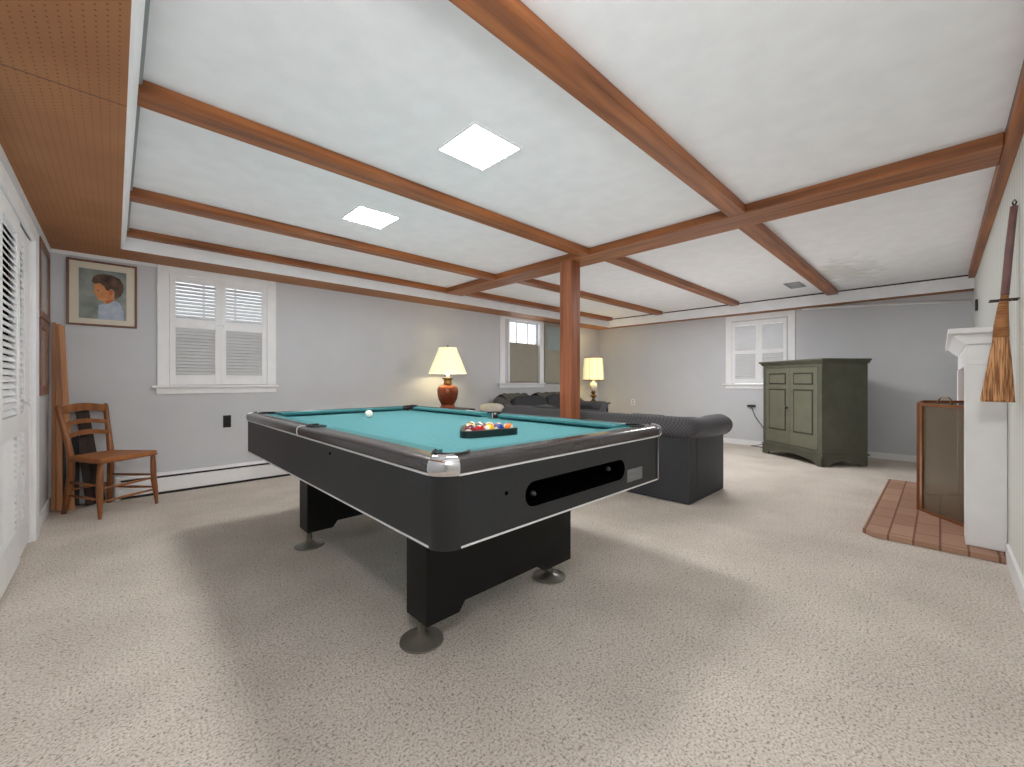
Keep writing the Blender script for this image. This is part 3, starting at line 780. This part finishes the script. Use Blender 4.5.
# throw draped over second sofa back
def throw(label, x0, x1, y, zt, seed):
    random.seed(seed); mb = MB(); nx, ny = 14, 16; vs = []
    for j in range(ny+1):
        t = j/ny; a = -PI*.05+t*PI*1.1
        for i in range(nx+1):
            u = x0+(x1-x0)*i/nx; w = .012*math.sin(i*1.7+j*.5)+random.uniform(0, .012)
            R_ = .125+w
            yy = y-R_*math.cos(PI-a)*-1; zz = zt-.10+R_*math.sin(a)
            if t > .8: zz -= (t-.8)*.8; 
            if t < .2: zz -= (.2-t)*.8
            vs.append((u+.02*math.sin(j*.8), yy, zz))
    fs = [(j*(nx+1)+i, j*(nx+1)+i+1, (j+1)*(nx+1)+i+1, (j+1)*(nx+1)+i) for j in range(ny) for i in range(nx)]
    mb.faces(vs, fs); o = mb.build('throw_blanket', M['throw'], smooth=True)
    md = o.modifiers.new('thick', 'SOLIDIFY'); md.thickness = .012; md.offset = 1
    return tag(o, label, 'blanket', 'olive grey throws on the far sofa')
throw('crumpled olive grey throw over left part of the far sofa back', 4.62, 5.2, 5.07, .84, 3)
throw('olive grey throw over the middle of far sofa back, partly behind the post', 5.45, 6.2, 5.07, .84, 5)
# stool with cream cushion near the long sofa's far arm
st = empty('stool', (3.86, 4.42, 0), label='low upholstered stool under the cream cushion beyond the long sofa', cat='stool')
MB().lathe([(.19, .50), (.20, .52), (.20, .59), (.18, .615), (.01, .62)], 0, 0, 28).build('seat', M['darkfab'], st, auto=50)
for k in range(4):
    a = PI/4+k*PI/2; MB().tube([(.17*math.cos(a), .17*math.sin(a), .0), (.13*math.cos(a), .13*math.sin(a), .505)], [.014, .02], 8).build('leg', M['darkwood'], st)
tag(MB().pillow(3.86, 4.42, .70, .34, .34, .155, n=12, e=.9).build('round_cushion', M['creamfab']), 'round cream cushion just left of the long sofa back', 'cushion')

# ------------------------------------------------------------------ side tables and lamps
def side_table(label, x, y, w, h):
    r = empty('side_table', (x, y, 0), label=label, cat='side table')
    MB().box(-w/2, w/2, -w/2, w/2, h-.028, h, .006, 2).build('table_top', M['darkwood'], r)
    MB().box(-w/2+.04, w/2-.04, -w/2+.04, w/2-.04, h-.12, h-.029).build('apron', M['darkwood'], r)
    for sx in (-1, 1):
        for sy in (-1, 1):
            MB().tube([(sx*(w/2-.055), sy*(w/2-.055), 0), (sx*(w/2-.055), sy*(w/2-.055), h-.10)], [.016, .024], 8).build('leg', M['darkwood'], r)
side_table('dark side table beneath the copper lamp, mostly hidden behind the pool table', 3.46, 4.93, .56, .70)
side_table('dark corner table beneath the drum shade lamp behind the sofas', 7.02, 4.90, .50, .66)

l1 = empty('table_lamp', (3.46, 4.93, .7005), label='round copper bodied table lamp with a wide tapered cream shade', cat='lamp')
MB().lathe([(.11, 0), (.115, .015), (.10, .035), (.09, .055), (.10, .075), (.13, .13), (.148, .205), (.151, .26), (.138, .305), (.10, .335), (.062, .345)], 0, 0, 32).build('body', M['copper'], l1, auto=50)
MB().lathe([(.05, .345), (.062, .36), (.056, .375), (.056, .415), (.075, .425), (.075, .44), (.02, .447), (.012, .46)], 0, 0, 24).build('neck', M['brass'], l1, auto=50)
MB().lathe([(.275, .0), (.262, .03), (.133, .35), (.130, .375)], 0, 0, 40, cap=False, mx=Matrix.Translation((0,0,.50))).build('lamp_shade', M['shade'], l1, auto=60)
MB().lathe([(.003, .84), (.003, .875), (.012, .885), (.014, .90), (.003, .915)], 0, 0, 12).build('finial', M['brass'], l1, smooth=True)
MB().lathe([(.006, .44), (.012, .46), (.03, .53), (.032, .56), (.02, .585), (.003, .59)], 0, 0, 16).build('bulb', M['bulb'], l1, smooth=True)
MB().tube([(-.131, 0, .868), (0, 0, .862), (.131, 0, .868)], .003, 6).tube([(0, -.131, .868), (0, 0, .862), (0, .131, .868)], .003, 6).tube([(0,0,.585),(0,0,.86)], .003, 6).build('harp', M['brass'], l1)
l2 = empty('table_lamp', (7.02, 4.90, .6605), label='tall urn shaped lamp with glowing yellow drum shade in the far corner', cat='lamp')
MB().lathe([(.09, 0), (.095, .02), (.05, .035), (.03, .06), (.02, .09), (.05, .115), (.085, .13), (.05, .15), (.028, .17), (.045, .20), (.045, .215), (.025, .235)], 0, 0, 24).build('base', M['brass'], l2, auto=50)
MB().lathe([(.028, .235), (.055, .26), (.07, .32), (.072, .37), (.05, .40), (.018, .42), (.012, .47)], 0, 0, 24).build('body', M['cream'], l2, auto=50)
MB().lathe([(.215, .45), (.212, .47), (.188, .88), (.186, .905)], 0, 0, 40, cap=False).build('lamp_shade', M['shade2'], l2, auto=60)
for pr in ([(.217, .445), (.219, .452), (.217, .462)], [(.189, .898), (.191, .905), (.187, .912)]): MB().lathe(pr, 0, 0, 40, cap=False).build('shade_trim', M['brass'], l2)
f = MB()
for k in range(8):
    a = 2*PI*(k+.3)/8; f.tube([(.217*math.cos(a), .217*math.sin(a), .455), (.190*math.cos(a), .190*math.sin(a), .90)], .0025, 5)
f.build('shade_ribs', M['brass'], l2)
MB().lathe([(.006, .47), (.012, .49), (.03, .58), (.034, .62), (.02, .66), (.003, .67)], 0, 0, 16).build('bulb', M['bulb'], l2, smooth=True)
MB().tube([(-.188, 0, .89), (0, 0, .885), (.188, 0, .89)], .003, 6).tube([(0,0,.665),(0,0,.886)], .003, 6).build('harp', M['brass'], l2)

# ------------------------------------------------------------------ ladder back chair
ch = empty('ladderback_chair', (-.035, 4.93, 0), math.radians(35.6), label='honey brown ladderback wooden chair with woven seat by the closet corner', cat='chair')
fl = [(-.205, -.20), (.205, -.20)]; bl = [(-.145, .20), (.145, .20)]
seat_poly = [(-.225, -.225), (-.10, -.238), (.10, -.238), (.225, -.225), (.165, .20), (-.165, .20)]
MB().prism(seat_poly, .452, .478, 'xy', .008).build('seat', M['cane'], ch)
MB().prism([(x*1.01, y*1.01) for x, y in seat_poly], .438, .4515, 'xy', .004).build('seat_frame', M['chairwood'], ch)
for x, y in fl:
    MB().tube([(x*1.07, y-.02, 0), (x*1.06, y-.018, .04), (x*1.04, y-.01, .14), (x*1.02, y, .22), (x, y, .33), (x*.98, y, .44)], [.011, .014, .020, .022, .021, .017], 12).build('leg', M['chairwood'], ch)
for x, y in bl:
    s_ = 1 if x > 0 else -1
    MB().tube([(x+.02*s_, y+.03, 0), (x+.01*s_, y+.01, .15), (x, y-.01, .30), (x, y-.015, .44), (x+.006*s_, y+.015, .60), (x+.018*s_, y+.055, .76), (x+.026*s_, y+.085, .88), (x+.026*s_, y+.088, .895)], [.017, .021, .024, .024, .020, .018, .019, .010], 10, 1.15).build('leg', M['chairwood'], ch)
def slat(z0, h, yb, xw, arch):
    mb = MB(); n = 12; vs = []
    for i in range(n+1):
        t = -1+2*i/n; x = xw*t; y = yb+.028*(1-t*t); zt = z0+h+arch*(1-t*t); zb = z0+arch*.7*(1-t*t)
        vs += [(x, y-.006, zb), (x, y-.006, zt), (x, y+.006, zt), (x, y+.006, zb)]
    fs = [(0,1,2,3), (4*n+3, 4*n+2, 4*n+1, 4*n)]
    for i in range(n):
        for k in range(4): fs.append((4*i+k, 4*i+(k+1) % 4, 4*i+4+(k+1) % 4, 4*i+4+k))
    mb.faces(vs, fs); return mb.build('slat', M['chairwood'], ch)
slat(.822, .058, .270, .162, .028); slat(.715, .030, .238, .155, .028); slat(.62, .032, .208, .148, .028)
f = MB()
for z in (.13, .235): f.tube([(fl[0][0]*1.05, -.205, z), (0, -.207, z), (fl[1][0]*1.05, -.205, z)], [.008, .012, .008], 8)
for i in (0, 1):
    for z in (.15, .26): f.tube([(fl[i][0]*1.04, -.205, z), ((fl[i][0]+bl[i][0])/2*1.02, 0, z), (bl[i][0]*1.04, .20, z)], [.008, .012, .008], 8)
f.tube([(-.15, .205, .19), (.15, .205, .19)], .009, 8)
f.build('stretchers', M['chairwood'], ch)

# things leaning in the corner behind the chair
def lean(name, label, cat, x, y, w, d, h, tx, ty, m, group=None, rz=0):
    o = MB().box(-w/2, w/2, -d/2, d/2, 0, h, .003, 1).build(name, M[m])
    o.location = (x, y, .002); o.rotation_euler = (ty, tx, rz)
    return tag(o, label, cat, group)
lean('wooden_pole', 'tall light wooden pole in corner, leftmost of the leaning three', 'pole', -.375, 5.215, .026, .026, 1.60, 0, -.035, 'stickwood', 'wooden poles leaning in the corner')
lean('wooden_pole', 'tall wooden pole in corner, middle of the leaning three', 'pole', -.335, 5.16, .036, .026, 1.585, -.006, -.05, 'stickwood', 'wooden poles leaning in the corner')
lean('wooden_pole', 'tall wooden pole in corner, rightmost and most tilted of the leaning three', 'pole', -.262, 5.115, .036, .026, 1.57, -.042, -.05, 'stickwood', 'wooden poles leaning in the corner')
lean('slate_board', 'dark slate coloured board standing in the corner beside the wooden poles', 'board', -.285, 5.275, .12, .016, .62, 0, -.008, 'slate')
lean('dark_board', 'dark brown board leaning right behind the chair back, nearer the poles', 'board', -.16, 5.20, .05, .022, .60, -.08, -.03, 'darkwood', 'dark boards behind the chair')
lean('dark_board', 'taller dark brown board leaning behind the chair slats', 'board', -.10, 5.255, .085, .022, .84, -.13, -.015, 'darkwood', 'dark boards behind the chair')

# ------------------------------------------------------------------ armoire
th = math.radians(39); Wd, Dp, Hh = 1.105, .645, 1.385
P_ = Vector((6.465, 1.034)); fdir = Vector((math.sin(th), math.cos(th)))
O_ = P_+fdir*Wd
ar = empty('armoire', (O_.x, O_.y, 0), math.atan2(-fdir.y, -fdir.x), label='olive green painted wooden armoire with two panelled doors by far wall', cat='armoire')
MB().box(.015, Wd-.015, .015, Dp-.01, .12, Hh-.06).build('case', M['green'], ar)
MB().box(-.005, Wd+.005, -.008, Dp, Hh-.06, Hh-.045, .003, 1).box(-.018, Wd+.018, -.022, Dp+.0, Hh-.045, Hh-.025, .004, 1).box(-.035, Wd+.035, -.04, Dp+.0, Hh-.025, Hh, .006, 2).build('cornice', M['green'], ar)
# base with bracket feet and arched apron
def apron_poly(L):
    P = [(0, 0), (.09, 0), (.12, .035), (.17, .05)]
    for k in range(9): t = k/8; P.append((.17+(L-.34)*t, .05+.045*math.sin(PI*t)))
    P += [(L-.17, .05), (L-.12, .035), (L-.09, 0), (L, 0), (L, .14), (0, .14)]
    out = []
    for p in P:
        if not out or (abs(out[-1][0]-p[0])+abs(out[-1][1]-p[1])) > 1e-6: out.append(p)
    return out
b_ = MB().prism(apron_poly(Wd), 0, .024, 'xz')
b_.prism([(y, z) for y, z in apron_poly(Dp-.025)], Wd-.024, Wd, 'yz'); b_.prism([(y, z) for y, z in apron_poly(Dp-.025)], 0, .024, 'yz')
bb = b_.build('base', M['green'], ar)
for v in bb.data.vertices:
    if v.co.y >= 0 and (v.co.x > Wd-.03 or v.co.x < .03) and v.co.y > .0: v.co.y = min(v.co.y+.0, Dp)
MB().box(-.008, Wd+.008, -.008, .02, .14, .158, .003, 1).box(Wd-.02, Wd+.008, .02, Dp, .14, .158, .003, 1).box(-.008, .02, .02, Dp, .14, .158, .003, 1).build('base_moulding', M['green'], ar)
MB().box(.015, .075, .002, .0148, .158, Hh-.06, .002, 1).box(Wd-.075, Wd-.015, .002, .0148, .158, Hh-.06, .002, 1).box(.075, Wd-.075, .004, .0148, Hh-.10, Hh-.06).box(.075, Wd-.075, .004, .0148, .158, .20).build('face_frame', M['green'], ar)
def arm_door(x0, x1, kx):
    z0, z1 = .205, Hh-.105; d = MB()
    d.box(x0, x1, -.002, .0145, z0, z1, .002, 1)
    o = d.build('door', M['greenlt'], ar)
    pw0, pw1 = x0+.085, x1-.085
    for a, b in ((z0+.20, z0+.76), (z0+.86, z1-.09)):
        MB().box(pw0-.018, pw1+.018, -.0035, -.0021, a-.018, b+.018).build('groove', M['greendk'], o)
        MB().box(pw0, pw1, -.009, -.0036, a, b, .004, 1).build('raised_panel', M['greenlt'], o)
    if kx: MB().lathe([(.006, 0), (.006, .012), (.016, .02), (.016, .03), (.005, .036)], 0, 0, 14, mx=Matrix.Translation((kx, -.002, .72)) @ Matrix.Rotation(PI/2, 4, 'X')).build('knob', M['rubber'], o)
mid = Wd/2
arm_door(.078, mid-.0015, mid-.035); arm_door(mid+.0015, Wd-.078, None)

# ------------------------------------------------------------------ fireplace
hr = tag(MB().prism([(3.84, YR+.016), (3.84, .33), (3.90, .39), (6.05, .39), (6.05, YR+.016)], .001, .035, 'xy', .003).build('brick_hearth', M['brick']), 'low flat reddish brick tile hearth in front of the white mantel', 'hearth')
mt = empty('fireplace_mantel', (0,0,0), label='white painted wooden fireplace mantel with moulded shelf on the right wall', cat='mantel')
zb = .036
MB().box(3.98, 4.22, YR+.001, -.114, zb, 1.20, .003, 1).build('pilaster', M['white'], mt)
MB().box(5.70, 5.94, YR+.001, -.114, zb, 1.20, .003, 1).build('pilaster', M['white'], mt)
MB().box(3.98, 5.94, YR+.001, -.120, 1.2005, 1.335, .003, 1).build('frieze', M['white'], mt)
MB().prism([(YR+.001, 1.336), (-.114, 1.336), (-.105, 1.345), (-.075, 1.375), (-.055, 1.402), (YR+.001, 1.402)], 3.955, 5.965, 'yz').build('crown', M['white'], mt)
MB().box(3.88, 6.04, YR+.001, -.035, 1.4025, 1.435, .005, 2).build('shelf', M['white'], mt)
MB().box(4.23, 4.40, YR+.001, YR+.06, zb, 1.19).box(5.52, 5.69, YR+.001, YR+.06, zb, 1.19).box(4.40, 5.52, YR+.001, YR+.06, .85, 1.19).build('brick_surround', M['brick'], mt)
MB().box(4.40, 5.52, YR+.001, YR+.008, zb, .85).build('firebox', M['firebox_dark'], mt)  # flat, very dark panel filling the fireplace opening

# fire screen (three hinged panels)
fs_ = empty('fire_screen', (0,0,0), label='brass framed folding mesh fire screen standing on the brick hearth', cat='fire screen')
def screen_panel(a, b, h=.88, fw=.022):
    a = Vector(a); b = Vector(b); d = (b-a); L = d.length
    mx = Matrix.Translation((a.x, a.y, .037)) @ Matrix.Rotation(math.atan2(d.y, d.x), 4, 'Z')
    p = MB().box(0, fw, -.009, .009, 0, h, mx=mx).box(L-fw, L, -.009, .009, 0, h, mx=mx).box(fw, L-fw, -.009, .009, h-fw, h, mx=mx).box(fw, L-fw, -.009, .009, 0, fw, mx=mx).build('panel_frame', M['screenframe'], fs_)
    MB().box(fw, L-fw, -.001, .001, fw, h-fw, mx=mx).build('wire_mesh', M['mesh'], p)
    return p, mx, L
screen_panel((4.785, .127), (5.42, .120))
p, mx, L = screen_panel((4.76, .110), (4.40, -.160))
screen_panel((5.445, .112), (5.66, -.19))
MB().tube([mx @ Vector((L/2-.06, 0, .88)), mx @ Vector((L/2-.055, 0, .915)), mx @ Vector((L/2-.03, 0, .935)), mx @ Vector((L/2+.03, 0, .935)), mx @ Vector((L/2+.055, 0, .915)), mx @ Vector((L/2+.06, 0, .88))], .006, 8).build('handle', M['brass'], fs_)

# ------------------------------------------------------------------ broom
br = empty('straw_broom', (3.45, -.245, 0), label='straw broom with mauve handle hanging head down on the plank wall', cat='broom')
# local y spans the head width (wall is -y); lean handle toward the wall
def ell(prof, mname, name):
    mb = MB(); n = 28; rings = []
    for (yc, hw, hd, z) in prof:
        ring = []
        for k in range(n):
            a = 2*PI*k/n; jag = 1+.035*math.sin(k*5.3+z*9)
            ring.append(mb.bm.verts.new((hd*jag*math.cos(a), yc+hw*jag*math.sin(a), z)))
        rings.append(ring)
    for a, b in zip(rings, rings[1:]):
        for k in range(n):
            f = mb.bm.faces.new((a[k], a[(k+1) % n], b[(k+1) % n], b[k])); f.smooth = True
    mb.bm.faces.new(rings[0][::-1]); mb.bm.faces.new(rings[-1])
    return mb.build(name, M[mname], br)
ell([(.028, .060, .020, .985), (.030, .060, .024, 1.0), (.026, .050, .026, 1.12), (.020, .037, .026, 1.27), (.018, .030, .026, 1.335)], 'broomstraw', 'bristles')
ell([(.018, .031, .027, 1.336), (.016, .028, .026, 1.40), (.010, .020, .022, 1.50), (.004, .014, .017, 1.56)], 'broomtie', 'binding')
MB().tube([(0, .004, 1.56), (0, -.012, 1.82), (0, -.028, 2.03)], [.016, .016, .014], 12).build('handle', M['broomhandle'], br)
MB().tube([(0, -.028, 2.03), (0, -.022, 2.05), (0, -.03, 2.065), (0, -.036, 2.05), (0, -.03, 2.03)], .004, 6).build('hanging_loop', M['darkwood'], br)
hk = empty('broom_holder', (3.47, YR, 1.535), label='thin dark metal bar holder clasping the broom at the plank wall', cat='holder')
MB().tube([(-.045, .0, 0), (-.045, .105, 0), ], .004, 6).tube([(.02, .0, 0), (.02, .105, 0)], .004, 6).tube([(-.045, .02, 0), (.02, .02, 0)], .004, 6).build('bar', M['darkwood'], hk)

# ------------------------------------------------------------------ camera
cam = bpy.data.cameras.new('camera'); co = bpy.data.objects.new('camera', cam); col.objects.link(co)
co.location = CAMP
tcam = .80422
co.rotation_euler = (PI/2, 0, tcam-PI/2)
cam.sensor_width = 36; cam.lens = 36*412.4/1024
cam.shift_y = -(383.5-380.76)/1024
cam.clip_start = .02
scene.camera = co

# ------------------------------------------------------------------ lights
def area(name, loc, rot, sx, sy, e, c=(1,.98,.95)):
    l = bpy.data.lights.new(name, 'AREA'); l.shape = 'RECTANGLE'; l.size = sx; l.size_y = sy; l.energy = e; l.color = c
    o = bpy.data.objects.new(name, l); col.objects.link(o); o.location = loc; o.rotation_euler = rot; return o
def aim(o, target):
    d = Vector(target)-Vector(o.location); o.rotation_euler = d.to_track_quat('-Z', 'Y').to_euler()
a = area('camera_fill', (-.12, -.10, 1.95), (0,0,0), .3, .3, 27, (1,1,1)); aim(a, (3.5, 3.0, 1.6))  # added soft fill behind the camera, no real fixture
a = area('ceiling_fill', (5.6, 2.2, 2.33), (0,0,0), .8, .8, 46, (1,1,1))  # added fill under the far ceiling, not a fixture of the room
def point(name, loc, e, r=.03, c=(1,.85,.6)):
    l = bpy.data.lights.new(name, 'POINT'); l.energy = e; l.shadow_soft_size = r; l.color = c
    o = bpy.data.objects.new(name, l); col.objects.link(o); o.location = loc
a = area('up_fill', (1.75, 2.5, .885), (PI,0,0), 3.0, 4.2, 20, (1,1,1))  # added unseen upward fill that brightens the ceiling and beams
a = area('far_up_fill', (5.4, 2.3, .03), (PI,0,0), 1.5, 3.4, 27, (1,1,1))  # added unseen fill just above the carpet, like floor bounce
point('table_lamp_glow', (3.46, 4.93, 1.32), 5); point('corner_lamp_glow', (7.02, 4.90, 1.36), 6)

w = bpy.data.worlds.new('World'); scene.world = w; w.use_nodes = True
nt = w.node_tree; bg = nt.nodes['Background']
sky = nt.nodes.new('ShaderNodeTexSky'); sky.sky_type = 'HOSEK_WILKIE'; sky.turbidity = 8; sky.sun_direction = (.3, -.5, .8)
mx = nt.nodes.new('ShaderNodeMix'); mx.data_type = 'RGBA'; mx.inputs['Factor'].default_value = .85
nt.links.new(sky.outputs[0], mx.inputs['A']); mx.inputs['B'].default_value = (.95, .98, 1, 1)
nt.links.new(mx.outputs['Result'], bg.inputs['Color']); bg.inputs['Strength'].default_value = 2.6
scene.view_settings.view_transform = 'Standard'
scene.view_settings.look = 'None'
scene.view_settings.exposure = 0
scene.cycles.max_bounces = 12; scene.cycles.diffuse_bounces = 8
